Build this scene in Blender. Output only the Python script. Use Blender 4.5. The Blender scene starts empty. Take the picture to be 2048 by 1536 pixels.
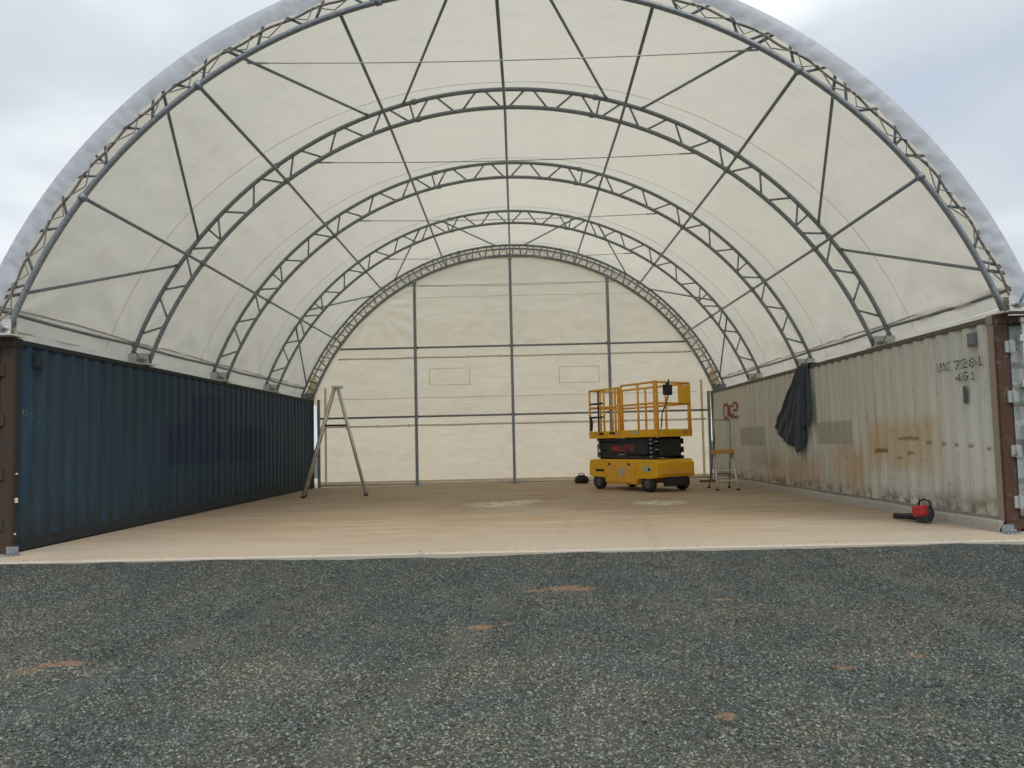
import bpy, math, random
import numpy as np
from mathutils import Vector, Matrix

# ------------------------------------------------------------------ camera, world, sun, exposure
S = bpy.context.scene
COL = S.collection
rad = math.radians

cam_d = bpy.data.cameras.new('camera')
cam = bpy.data.objects.new('camera', cam_d)
COL.objects.link(cam)
S.camera = cam
F_PX, PY = 1383.6, 812.0
cam_d.sensor_width = 36.0
cam_d.lens = 36.0 * F_PX / 2048.0
cam_d.shift_y = (PY - 768.0) / 2048.0
cam_d.clip_end = 2000
yaw, pit, rol = -0.0050, 0.0542, -0.0229
f_ = Vector((math.sin(yaw) * math.cos(pit), math.cos(yaw) * math.cos(pit), math.sin(pit)))
r_ = f_.cross(Vector((0, 0, 1))).normalized()
u_ = r_.cross(f_)
r2 = r_ * math.cos(rol) + u_ * math.sin(rol)
u2 = -r_ * math.sin(rol) + u_ * math.cos(rol)
M = Matrix((r2, u2, -f_)).transposed().to_4x4()
M.translation = Vector((0.0613, -8.2758, 1.1785))
cam.matrix_world = M

SUN_EL, SUN_AZ = rad(52), rad(145)      # azimuth measured clockwise from +Y
W = bpy.data.worlds.new('World')
S.world = W
W.use_nodes = True
nt = W.node_tree
nt.nodes.clear()
out = nt.nodes.new('ShaderNodeOutputWorld')
bg = nt.nodes.new('ShaderNodeBackground')
sky = nt.nodes.new('ShaderNodeTexSky')
sky.sky_type = 'NISHITA'
sky.sun_disc = False
sky.sun_elevation = SUN_EL
sky.sun_rotation = SUN_AZ
tc = nt.nodes.new('ShaderNodeTexCoord')
mp = nt.nodes.new('ShaderNodeMapping')
mp.inputs['Scale'].default_value = (1.0, 1.0, 2.3)
mp.inputs['Location'].default_value = (0.35, 0.2, 0.1)
n1 = nt.nodes.new('ShaderNodeTexNoise')
n1.inputs['Scale'].default_value = 2.1
n1.inputs['Detail'].default_value = 5
n1.inputs['Roughness'].default_value = 0.45
n1.inputs['Distortion'].default_value = 0.3
cr = nt.nodes.new('ShaderNodeValToRGB')
cr.color_ramp.interpolation = 'EASE'
e = cr.color_ramp.elements
e[0].position = 0.33; e[0].color = (0.50, 0.56, 0.66, 1)
e[1].position = 0.68; e[1].color = (0.86, 0.90, 0.92, 1)
m = e.new(0.50); m.color = (0.60, 0.655, 0.70, 1)
sc = nt.nodes.new('ShaderNodeVectorMath'); sc.operation = 'SCALE'; sc.inputs['Scale'].default_value = 9.3
mx = nt.nodes.new('ShaderNodeMix'); mx.data_type = 'RGBA'; mx.inputs['Factor'].default_value = 0.93
L = nt.links.new
L(tc.outputs['Generated'], mp.inputs['Vector']); L(mp.outputs['Vector'], n1.inputs['Vector'])
L(n1.outputs['Fac'], cr.inputs['Fac']); L(cr.outputs['Color'], sc.inputs[0])
# an overcast sky is brighter overhead than near the horizon
sx = nt.nodes.new('ShaderNodeSeparateXYZ'); L(tc.outputs['Generated'], sx.inputs[0])
zr = nt.nodes.new('ShaderNodeMapRange'); zr.interpolation_type = 'SMOOTHSTEP'
zr.inputs['From Min'].default_value = 0.42; zr.inputs['From Max'].default_value = 0.95
zr.inputs['To Min'].default_value = 10.0; zr.inputs['To Max'].default_value = 24.0
L(sx.outputs['Z'], zr.inputs['Value']); L(zr.outputs['Result'], sc.inputs['Scale'])
L(sky.outputs['Color'], mx.inputs['A']); L(sc.outputs['Vector'], mx.inputs['B'])
L(mx.outputs['Result'], bg.inputs['Color']); L(bg.outputs['Background'], out.inputs['Surface'])
bg.inputs['Strength'].default_value = 0.10

sd = bpy.data.lights.new('sun', 'SUN')
sd.energy = 1.1
sd.angle = rad(25)
sd.color = (1.0, 0.96, 0.90)
sun = bpy.data.objects.new('sun', sd)
COL.objects.link(sun)
sv = Vector((math.sin(SUN_AZ) * math.cos(SUN_EL), math.cos(SUN_AZ) * math.cos(SUN_EL), math.sin(SUN_EL)))
sun.rotation_euler = sv.to_track_quat('Z', 'Y').to_euler()

S.view_settings.view_transform = 'Standard'
S.view_settings.look = 'None'
S.view_settings.gamma = 1
S.view_settings.use_curve_mapping = False
S.view_settings.exposure = 0.19
S.render.engine = 'CYCLES'
S.cycles.max_bounces = 10
S.cycles.diffuse_bounces = 6
S.cycles.transmission_bounces = 6

rng = random.Random(7)


# ------------------------------------------------------------------ helpers
class MB:
    def __init__(self):
        self.v = []; self.f = []; self.s = []

    def add(self, vs, fs, smooth=False):
        o = len(self.v)
        self.v += [tuple(p) for p in vs]
        self.f += [tuple(i + o for i in q) for q in fs]
        self.s += [smooth] * len(fs)
        return self

    def box(self, a, b, rot=None, about=None):
        x0, y0, z0 = [min(a[i], b[i]) for i in range(3)]
        x1, y1, z1 = [max(a[i], b[i]) for i in range(3)]
        vs = [Vector(p) for p in [(x0, y0, z0), (x1, y0, z0), (x1, y1, z0), (x0, y1, z0),
                                  (x0, y0, z1), (x1, y0, z1), (x1, y1, z1), (x0, y1, z1)]]
        if rot is not None:
            c = Vector(about) if about is not None else (vs[0] + vs[6]) / 2
            vs = [rot @ (p - c) + c for p in vs]
        return self.add(vs, [(0, 3, 2, 1), (4, 5, 6, 7), (0, 1, 5, 4), (1, 2, 6, 5), (2, 3, 7, 6), (3, 0, 4, 7)])

    def tube(self, path, r, n=8, closed=False, cap=True, flat=None):
        P = [Vector(p) for p in path]
        N = len(P)
        rr = r if isinstance(r, (list, tuple)) else [r] * N
        rings = []
        up = None
        for i in range(N):
            if closed:
                t = P[(i + 1) % N] - P[i - 1]
            else:
                t = P[min(i + 1, N - 1)] - P[max(i - 1, 0)]
            t.normalize()
            if up is None:
                up = Vector((0, 0, 1)) if abs(t.z) < 0.9 else Vector((1, 0, 0))
            a = up - t * up.dot(t)
            if a.length < 1e-5:
                a = t.orthogonal()
            a.normalize(); up = a
            b = t.cross(a)
            ring = []
            for k in range(n):
                an = 2 * math.pi * k / n
                ca, sa = math.cos(an), math.sin(an)
                if flat:
                    sa *= flat
                ring.append(P[i] + (a * ca + b * sa) * rr[i])
            rings.append(ring)
        vs = [p for q in rings for p in q]
        fs = []
        M_ = N if closed else N - 1
        for i in range(M_):
            j = (i + 1) % N
            for k in range(n):
                l = (k + 1) % n
                fs.append((i * n + k, i * n + l, j * n + l, j * n + k))
        self.add(vs, fs, True)
        if cap and not closed:
            o = len(self.v) - len(vs)
            self.f.append(tuple(o + k for k in reversed(range(n)))); self.s.append(False)
            self.f.append(tuple(o + (N - 1) * n + k for k in range(n))); self.s.append(False)
        return self

    def lathe(self, prof, origin, axis=(0, 0, 1), n=24):
        ax = Vector(axis).normalized()
        a = ax.orthogonal().normalized(); b = ax.cross(a)
        O = Vector(origin)
        vs = []
        for (r, h) in prof:
            for k in range(n):
                an = 2 * math.pi * k / n
                vs.append(O + ax * h + (a * math.cos(an) + b * math.sin(an)) * max(r, 1e-4))
        fs = []
        for i in range(len(prof) - 1):
            for k in range(n):
                l = (k + 1) % n
                fs.append((i * n + k, i * n + l, (i + 1) * n + l, (i + 1) * n + k))
        return self.add(vs, fs, True)

    def quad(self, a, b, c, d):
        return self.add([a, b, c, d], [(0, 1, 2, 3)])

    def build(self, name, mat, parent=None, bevel=0, solid=0):
        me = bpy.data.meshes.new(name)
        me.from_pydata([tuple(p) for p in self.v], [], self.f)
        me.polygons.foreach_set('use_smooth', self.s)
        me.materials.append(mat)
        me.update()
        o = bpy.data.objects.new(name, me)
        COL.objects.link(o)
        if parent is not None:
            o.parent = parent
        if bevel:
            b = o.modifiers.new('bevel', 'BEVEL'); b.width = bevel; b.segments = 2; b.limit_method = 'ANGLE'
        if solid:
            b = o.modifiers.new('thickness', 'SOLIDIFY'); b.thickness = solid
        return o


def thing(name, label, cat, loc=(0, 0, 0), rz=0, group=None):
    o = bpy.data.objects.new(name, None)
    COL.objects.link(o)
    o.location = loc; o.rotation_euler = (0, 0, rz)
    o['label'] = label; o['category'] = cat
    if group:
        o['group'] = group
    o.empty_display_size = 0.2
    return o


class NT:
    """small helper round a material's node tree"""
    def __init__(self, name):
        self.m = bpy.data.materials.new(name)
        self.m.use_nodes = True
        self.t = self.m.node_tree
        self.b = self.t.nodes['Principled BSDF']
        self.o = self.t.nodes['Material Output']
        self.geo = self.t.nodes.new('ShaderNodeNewGeometry')
        self.pos = self.geo.outputs['Position']

    def n(self, kind, **kw):
        x = self.t.nodes.new(kind)
        for k, v in kw.items():
            setattr(x, k, v)
        return x

    def l(self, a, b):
        self.t.links.new(a, b)

    def mapv(self, scale=(1, 1, 1), loc=(0, 0, 0), src=None):
        x = self.n('ShaderNodeMapping')
        x.inputs['Scale'].default_value = scale
        x.inputs['Location'].default_value = loc
        self.l(src or self.pos, x.inputs['Vector'])
        return x.outputs['Vector']

    def noise(self, scale, detail=4, rough=0.55, src=None, dist=0):
        x = self.n('ShaderNodeTexNoise')
        x.inputs['Scale'].default_value = scale
        x.inputs['Detail'].default_value = detail
        x.inputs['Roughness'].default_value = rough
        x.inputs['Distortion'].default_value = dist
        self.l(src or self.pos, x.inputs['Vector'])
        return x.outputs['Fac']

    def math(self, op, a, b=None, clamp=False):
        x = self.n('ShaderNodeMath', operation=op)
        x.use_clamp = clamp
        for i, s in enumerate((a, b)):
            if s is None:
                continue
            if isinstance(s, (int, float)):
                x.inputs[i].default_value = s
            else:
                self.l(s, x.inputs[i])
        return x.outputs[0]

    def ramp(self, fac, lo, hi):
        x = self.n('ShaderNodeMapRange')
        x.interpolation_type = 'SMOOTHSTEP'
        x.inputs['From Min'].default_value = lo
        x.inputs['From Max'].default_value = hi
        self.l(fac, x.inputs['Value'])
        return x.outputs['Result']

    def mix(self, fac, a, b, blend='MIX'):
        x = self.n('ShaderNodeMix', data_type='RGBA', blend_type=blend)
        for s, k in ((fac, 'Factor'), (a, 'A'), (b, 'B')):
            i = x.inputs[k] if k == 'Factor' else [q for q in x.inputs if q.name == k and q.type == 'RGBA'][0]
            if isinstance(s, (int, float)):
                i.default_value = s
            elif isinstance(s, tuple):
                i.default_value = tuple(s) + ((1,) if len(s) == 3 else ())
            else:
                self.l(s, i)
        return [q for q in x.outputs if q.type == 'RGBA'][0]

    def bump(self, h, strength=0.3, dist=0.01, normal=None):
        x = self.n('ShaderNodeBump')
        x.inputs['Strength'].default_value = strength
        x.inputs['Distance'].default_value = dist
        self.l(h, x.inputs['Height'])
        if normal:
            self.l(normal, x.inputs['Normal'])
        return x.outputs['Normal']

    def xyz(self):
        x = self.n('ShaderNodeSeparateXYZ')
        self.l(self.pos, x.inputs[0])
        return x.outputs

    def done(self, col, rough=0.6, metal=0.0, normal=None, spec=0.5):
        i = self.b.inputs
        if isinstance(col, tuple):
            i['Base Color'].default_value = tuple(col) + (1,)
        else:
            self.l(col, i['Base Color'])
        if isinstance(rough, (int, float)):
            i['Roughness'].default_value = rough
        else:
            self.l(rough, i['Roughness'])
        i['Metallic'].default_value = metal
        i['Specular IOR Level'].default_value = spec
        if normal:
            self.l(normal, i['Normal'])
        return self.m


def simple(name, col, rough=0.6, metal=0.0, var=0.15, scale=6.0, dirt=None, dirt_amt=0.5):
    t = NT(name)
    n = t.noise(scale, 5, 0.6)
    dark = tuple(c * (1 - var) for c in col); lite = tuple(min(1, c * (1 + var)) for c in col)
    c = t.mix(n, dark, lite)
    if dirt:
        d = t.ramp(t.noise(scale * 2.3, 6, 0.7), 0.52, 0.72)
        c = t.mix(t.math('MULTIPLY', d, dirt_amt), c, dirt)
    r = t.math('ADD', t.math('MULTIPLY', n, 0.2), rough - 0.1)
    return t.done(c, r, metal)


# ------------------------------------------------------------------ materials
def mat_galv():
    t = NT('galvanised_steel')
    v = t.n('ShaderNodeTexVoronoi'); v.inputs['Scale'].default_value = 45
    t.l(t.pos, v.inputs['Vector'])
    sp = t.n('ShaderNodeSeparateColor'); t.l(v.outputs['Color'], sp.inputs[0])
    n = t.noise(3, 5, 0.6)
    c = t.mix(sp.outputs[0], (0.22, 0.25, 0.27), (0.34, 0.37, 0.39))
    c = t.mix(t.math('MULTIPLY', n, 0.5), c, (0.17, 0.185, 0.19))
    return t.done(c, 0.5, 0.45)
GALV = mat_galv()
ALU = simple('weathered_aluminium', (0.64, 0.62, 0.57), 0.45, 0.5, 0.2, 9, (0.22, 0.19, 0.15), 0.6)
PALESTRAP = simple('pale_strap', (0.88, 0.84, 0.76), .8)
ROPE = simple('grey_rope', (0.30, 0.28, 0.25), 0.9)
CABLE = simple('wire_rope', (0.50, 0.49, 0.46), 0.6, 0.3)
BLACKRUB = simple('black_rubber', (0.018, 0.018, 0.019), 0.75, 0, 0.3, 12, (0.10, 0.085, 0.065), 0.5)
BLACKPL = simple('black_plastic', (0.015, 0.016, 0.018), 0.5)
DARKMET = simple('dark_painted_steel', (0.022, 0.025, 0.029), 0.55, 0.0, 0.3, 8)
YELLOW = simple('yellow_paint', (0.84, 0.45, 0.010), 0.5, 0, 0.18, 5, (0.20, 0.13, 0.07), 0.6)
ORANGE = simple('orange_yellow_paint', (0.84, 0.42, 0.045), 0.45, 0, 0.15, 5, (0.18, 0.10, 0.05), 0.35)
ORANGETREAD = simple('orange_plastic', (0.52, 0.26, 0.07), 0.6)
REDPL = simple('red_plastic', (0.42, 0.025, 0.03), 0.45)
STICKER = simple('pale_sticker', (0.45, 0.47, 0.30), 0.5)
REDTXT = simple('red_lettering', (0.62, 0.05, 0.06), 0.6)
WHITEPIPE = simple('white_plastic_pipe', (0.72, 0.68, 0.58), 0.5, 0, 0.1, 3)
TIMBER = simple('old_timber', (0.16, 0.10, 0.055), 0.85, 0, 0.35, 14)
REDSPRAY = simple('red_spray_paint', (0.30, 0.07, 0.06), 0.7, 0, 0.3, 15)
STENCIL = simple('dark_stencil_paint', (0.075, 0.075, 0.068), 0.8, 0, 0.35, 30)
GHOST = simple('faded_blue_lettering', (0.11, 0.16, 0.19), 0.75, 0, 0.35, 30)
PLATE = simple('grey_vent_plastic', (0.17, 0.18, 0.19), 0.6)
LABELM = simple('dark_label', (0.085, 0.08, 0.085), 0.6)
RUST = None


def mat_rust(name, a, b, paint, amt, side=None):
    t = NT(name)
    n = t.noise(5, 8, 0.7)
    n2 = t.noise(22, 6, 0.7)
    c = t.mix(n2, a, b)
    k = t.ramp(t.math('ADD', n, t.math('MULTIPLY', n2, 0.3)), amt, amt + 0.12)
    c = t.mix(k, c, paint)
    if side:                    # the face towards the shelter was painted with the wall
        x0, x1, sc_ = side
        sm = t.math('MULTIPLY', t.ramp(t.xyz()[0], x0, x1), t.ramp(n2, 0.80, 0.60))
        sm = t.math('MULTIPLY', sm, t.ramp(t.xyz()[1], 0.035, 0.055))
        c = t.mix(sm, c, sc_)
    return t.done(c, 0.85, 0, t.bump(n2, 0.5, 0.004))
RUSTPOST = mat_rust('rusty_brown_steel', (0.028, 0.016, 0.011), (0.12, 0.055, 0.030), (0.16, 0.13, 0.10), 0.70, (5.850, 5.843, (0.29, 0.235, 0.175)))
RUSTDARK = mat_rust('rusty_dark_steel', (0.028, 0.020, 0.015), (0.085, 0.048, 0.028), (0.035, 0.035, 0.03), 0.68, (-5.999, -5.994, (0.016, 0.020, 0.024)))
DOORGREY = mat_rust('grey_door_paint', (0.16, 0.09, 0.05), (0.22, 0.15, 0.10), (0.34, 0.36, 0.34), 0.50)
DOORBROWN = mat_rust('brown_door_paint', (0.035, 0.020, 0.013), (0.08, 0.045, 0.027), (0.055, 0.048, 0.028), 0.62)


def box_mask(t, X, y0, y1, z0, z1, soft=0.03, wob=None):
    """mask in world y,z (the side walls stand along y)"""
    y, z = X[1], X[2]
    if wob is not None:
        z = t.math('ADD', z, wob)
    a = t.ramp(y, y0 - soft, y0 + soft)
    b = t.ramp(y, y1 + soft, y1 - soft)
    # MapRange with reversed limits gives the falling edge
    c = t.ramp(z, z0 - soft, z0 + soft)
    d = t.ramp(z, z1 + soft, z1 - soft)
    return t.math('MULTIPLY', t.math('MULTIPLY', a, b), t.math('MULTIPLY', c, d))


def mat_blue_wall():
    t = NT('dark_blue_container_paint')
    X = t.xyz()
    n = t.noise(1.3, 5, 0.6)
    streak = t.noise(1.0, 5, 0.6, t.mapv((9, 9, 0.7)))
    c = t.mix(n, (0.012, 0.036, 0.066), (0.021, 0.048, 0.072))
    c = t.mix(t.ramp(streak, 0.45, 0.75), c, (0.034, 0.060, 0.072))
    for (y0, y1, z0, z1, col) in [(3.63, 5.95, 0.93, 1.68, (0.008, 0.019, 0.060)), (4.55, 5.99, 1.60, 2.27, (0.012, 0.022, 0.060)),
                                  (6.11, 8.26, 0.93, 1.71, (0.011, 0.018, 0.052))]:
        c = t.mix(t.math('MULTIPLY', box_mask(t, X, y0, y1, z0, z1, 0.03), 0.62), c, col)
    # scuffs and pale chips
    chip = t.ramp(t.noise(26, 5, 0.75, t.mapv((1, 1, 0.6))), 0.69, 0.74)
    c = t.mix(t.math('MULTIPLY', chip, 0.5), c, (0.16, 0.15, 0.14))
    low = t.math('MULTIPLY', t.ramp(X[2], 0.75, 0.15), t.ramp(t.noise(4, 6, 0.7), 0.35, 0.6))
    c = t.mix(t.math('MULTIPLY', low, 0.7), c, (0.020, 0.020, 0.016))
    return t.done(c, 0.6, 0, t.bump(t.noise(9, 4, 0.6), 0.25, 0.01), 0.35)


def mat_grey_wall():
    t = NT('pale_grey_container_paint')
    X = t.xyz()
    n = t.noise(0.9, 5, 0.6)
    streak = t.noise(1.0, 6, 0.65, t.mapv((10, 10, 0.6)))
    wob = t.math('MULTIPLY', t.math('SUBTRACT', t.noise(2.4, 7, 0.72), 0.5), 0.9)
    c = t.mix(n, (0.49, 0.49, 0.425), (0.60, 0.595, 0.51))
    c = t.mix(t.ramp(streak, 0.40, 0.78), c, (0.63, 0.62, 0.54))
    c = t.mix(t.math('MULTIPLY', t.ramp(t.noise(1.0, 6, 0.65, t.mapv((13, 13, 0.5), (4, 4, 4))), 0.52, 0.75), 0.45), c, (0.24, 0.20, 0.15))
    ext = t.math('MULTIPLY', t.math('SUBTRACT', t.noise(2.2, 4, 0.6, t.mapv((1, 1, .7), (9, 3, 1))), 0.1), 1.9, True)
    for (y0, y1, z0, z1, col, k) in [(1.25, 3.25, 0.70, 1.40, (0.50, 0.34, 0.17), .95), (3.30, 4.50, 0.20, 1.02, (0.45, 0.26, 0.115), .8),
                                     (4.80, 7.90, 0.18, 0.78, (0.44, 0.26, 0.13), .8), (7.2, 9.0, 0.5, 1.0, (0.23, 0.19, 0.11), .5),
                                     (0.0, 1.3, 0.15, 0.42, (0.22, 0.15, 0.10), .7)]:
        c = t.mix(t.math('MULTIPLY', t.math('MULTIPLY', box_mask(t, X, y0, y1, z0, z1, 0.20, wob), ext), k * .85), c, col)
    for (y0, y1, z0, z1, col, k) in [(3.75, 5.05, 1.03, 1.45, (0.30, 0.29, 0.235), .7), (7.9, 9.7, 1.0, 1.45, (0.30, 0.285, 0.22), .6)]:
        c = t.mix(t.math('MULTIPLY', box_mask(t, X, y0, y1, z0, z1, 0.02), k), c, col)
    wob2 = t.math('MULTIPLY', t.math('SUBTRACT', t.noise(16, 4, 0.7), 0.5), 0.13)
    for (y0, y1, z) in [(2.58, 3.02, 0.92), (2.60, 3.00, 0.945), (1.72, 2.25, 1.12), (1.42, 1.60, 1.06), (1.10, 1.22, 1.04), (0.84, 0.95, 1.03), (0.55, 0.68, 1.01), (0.24, 0.30, 0.98), (2.2, 2.35, .83), (1.9, 2.05, .9)]:
        c = t.mix(t.math('MULTIPLY', box_mask(t, X, y0, y1, z - 0.015, z + 0.015, 0.028, wob2), .95), c, (0.12, 0.055, 0.028))
    sp = t.ramp(t.noise(10, 7, 0.78), 0.615, 0.66)
    c = t.mix(t.math('MULTIPLY', sp, t.ramp(X[2], 2.6, 0.9)), c, (0.12, 0.062, 0.034))
    run = t.math('MULTIPLY', t.ramp(t.noise(1.0, 6, 0.7, t.mapv((16, 16, 0.9), (1, 6, 2))), 0.57, 0.68), t.ramp(t.noise(1.1, 3, .5, t.mapv((1, 1, 1), (3, 3, 8))), .42, .62))
    c = t.mix(t.math('MULTIPLY', run, .6), c, (0.24, 0.14, 0.075))
    low = t.math('MULTIPLY', t.ramp(X[2], 0.45, 0.14), t.ramp(t.noise(6, 6, 0.7), 0.40, 0.62))
    c = t.mix(t.math('MULTIPLY', low, 0.85), c, (0.13, 0.065, 0.035))
    return t.done(c, 0.75, 0, t.bump(t.noise(9, 4, 0.6), 0.25, 0.01), 0.3)


BLUEWALL = mat_blue_wall()
GREYWALL = mat_grey_wall()
BLUERAIL = simple('dark_blue_rail_paint', (0.010, 0.017, 0.022), 0.75, 0, 0.4, 5, (0.03, 0.022, 0.016), 0.7)
GREYRAIL = simple('pale_grey_rail_paint', (0.25, 0.235, 0.21), 0.8, 0, 0.25, 5, (0.12, 0.09, 0.065), 0.6)
TOPRAIL = simple('brown_grey_rail_paint', (0.115, 0.095, 0.075), 0.8, 0, 0.35, 6, (0.30, 0.27, 0.2), 0.5)


def mat_fabric(name, col, trans, amt, kind):
    t = NT(name)
    X = t.xyz()
    n = t.noise(0.6, 4, 0.6)
    n2 = t.noise(3.2, 6, 0.65)
    st = t.ramp(t.noise(1.7, 6, 0.7, t.mapv((1, 1, 1), (7, 2, 5))), 0.60, 0.72)
    c = t.mix(n, tuple(a * 0.95 for a in col), col)
    c = t.mix(t.math('MULTIPLY', st, 0.16), c, (0.66, 0.42, 0.27))
    c = t.mix(t.math('MULTIPLY', t.ramp(t.noise(1.0, 5, 0.6, t.mapv((0.5, 0.5, 0.5), (3, 8, 1))), 0.35, 0.70), 0.16), c, tuple(a * 0.72 for a in col))
    c = t.mix(t.math('MULTIPLY', t.ramp(n2, 0.45, 0.75), 0.10), c, tuple(a * 0.75 for a in col))
    bh = t.math('ADD', t.math('MULTIPLY', t.noise(2.2, 3, 0.5), 1.0), t.math('MULTIPLY', t.noise(1.0, 3, 0.5, t.mapv((1.2, 5.0, 1.2) if kind == 'roof' else (0.9, 1, 3.0))), 0.7))
    nm = t.bump(bh, 0.75, 0.06)
    df = t.n('ShaderNodeBsdfDiffuse'); tr = t.n('ShaderNodeBsdfTranslucent'); ms = t.n('ShaderNodeMixShader')
    t.l(c, df.inputs['Color']); t.l(nm, df.inputs['Normal']); t.l(nm, tr.inputs['Normal'])
    ct = t.mix(1.0, c, trans, 'MULTIPLY')
    t.l(ct, tr.inputs['Color'])
    ms.inputs[0].default_value = amt
    t.l(df.outputs[0], ms.inputs[1]); t.l(tr.outputs[0], ms.inputs[2])
    gl = t.n('ShaderNodeBsdfGlossy'); gl.inputs['Roughness'].default_value = 0.45
    t.l(nm, gl.inputs['Normal'])
    m2 = t.n('ShaderNodeMixShader'); m2.inputs[0].default_value = 0.03
    t.l(ms.outputs[0], m2.inputs[1]); t.l(gl.outputs[0], m2.inputs[2])
    t.l(m2.outputs[0], t.o.inputs['Surface'])
    return t.m
FAB = mat_fabric('cream_pvc_fabric', (0.80, 0.78, 0.725), (0.99, 0.955, 0.87), 0.45, 'roof')
WALLFAB = mat_fabric('cream_wall_fabric', (0.93, 0.875, 0.77), (0.99, 0.94, 0.83), 0.86, 'wall')
FLAP = mat_fabric('grey_white_edge_fabric', (0.72, 0.74, 0.79), (0.95, 0.97, 1.0), 0.32, 'roof')
SEAM = mat_fabric('weld_seam_fabric', (0.76, 0.73, 0.66), (0.96, 0.93, 0.85), 0.5, 'roof')
HEM = mat_fabric('tan_hem_fabric', (0.88, 0.81, 0.71), (0.98, 0.94, 0.86), 0.6, 'wall')


def mat_slab():
    t = NT('dusty_concrete')
    X = t.xyz()
    n = t.noise(0.7, 6, 0.6)
    s1 = t.noise(1.0, 6, 0.65, t.mapv((0.35, 2.2, 1)), 0.6)
    s2 = t.noise(1.0, 5, 0.7, t.mapv((0.8, 7.0, 1), (3, 1, 0)))
    c = t.mix(n, (0.37, 0.26, 0.155), (0.47, 0.34, 0.215))
    c = t.mix(t.math('MULTIPLY', t.ramp(s1, 0.42, 0.62), 0.8), c, (0.46, 0.38, 0.285))
    c = t.mix(t.math('MULTIPLY', t.ramp(t.noise(0.45, 5, 0.6, t.mapv((1, 1, 1), (6, 1, 2))), 0.45, 0.65), 0.35), c, (0.30, 0.215, 0.145))
    c = t.mix(t.math('MULTIPLY', t.ramp(s2, 0.48, 0.66), 0.5), c, (0.25, 0.185, 0.125))
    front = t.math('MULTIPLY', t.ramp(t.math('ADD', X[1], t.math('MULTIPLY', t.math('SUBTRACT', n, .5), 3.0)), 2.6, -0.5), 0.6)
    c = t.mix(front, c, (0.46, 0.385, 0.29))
    edge = t.ramp(X[1], -0.50, -0.60)
    c = t.mix(t.math('MULTIPLY', edge, .6), c, (0.52, 0.47, 0.39))
    # grey trowelled swirl left of the door and side dust
    side = t.math('MULTIPLY', t.ramp(t.math('ABSOLUTE', X[0]), 3.0, 5.6), t.ramp(t.noise(1.4, 5, .6), .35, .65))
    c = t.mix(t.math('MULTIPLY', side, 0.4), c, (0.30, 0.27, 0.235))
    # white dusty spill patches
    for (cx, cy, rx, ry) in [(-0.35, 5.35, 0.75, 0.75), (2.7, 4.85, 0.6, 0.6), (0.25, 5.9, 0.4, 0.5)]:
        dx = t.math('DIVIDE', t.math('SUBTRACT', X[0], cx), rx)
        dy = t.math('DIVIDE', t.math('SUBTRACT', X[1], cy), ry)
        d = t.math('ADD', t.math('POWER', dx, 2.0), t.math('POWER', t.math('ABSOLUTE', dy), 2.0))
        k = t.math('MULTIPLY', t.ramp(d, 1.1, 0.1), t.ramp(t.noise(5, 8, 0.75, None, 1.5), 0.45, 0.54))
        c = t.mix(t.math('MULTIPLY', k, 0.95), c, (0.70, 0.66, 0.56))
    c = t.mix(t.math('MULTIPLY', t.ramp(t.noise(7, 8, 0.75), 0.63, 0.7), 0.45), c, (0.15, 0.11, 0.08))
    # sawn joints and a few tyre marks
    for jy in (3.0, 7.4):
        c = t.mix(t.math('MULTIPLY', t.ramp(t.math('ABSOLUTE', t.math('SUBTRACT', X[1], jy)), 0.012, 0.004), .55), c, (0.12, 0.09, 0.065))
    for (jx, sl_) in ((1.9, .18), (3.0, .17)):
        q = t.math('ABSOLUTE', t.math('SUBTRACT', t.math('SUBTRACT', X[0], t.math('MULTIPLY', t.math('SUBTRACT', X[1], 8.0), sl_)), jx))
        c = t.mix(t.math('MULTIPLY', t.math('MULTIPLY', t.ramp(q, 0.09, 0.05), t.ramp(t.noise(5, 5, .7), .42, .62)), .18), c, (0.16, 0.13, 0.10))
    return t.done(c, 0.82, 0, t.bump(t.noise(12, 6, 0.7), 0.2, 0.006), 0.3)


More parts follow.
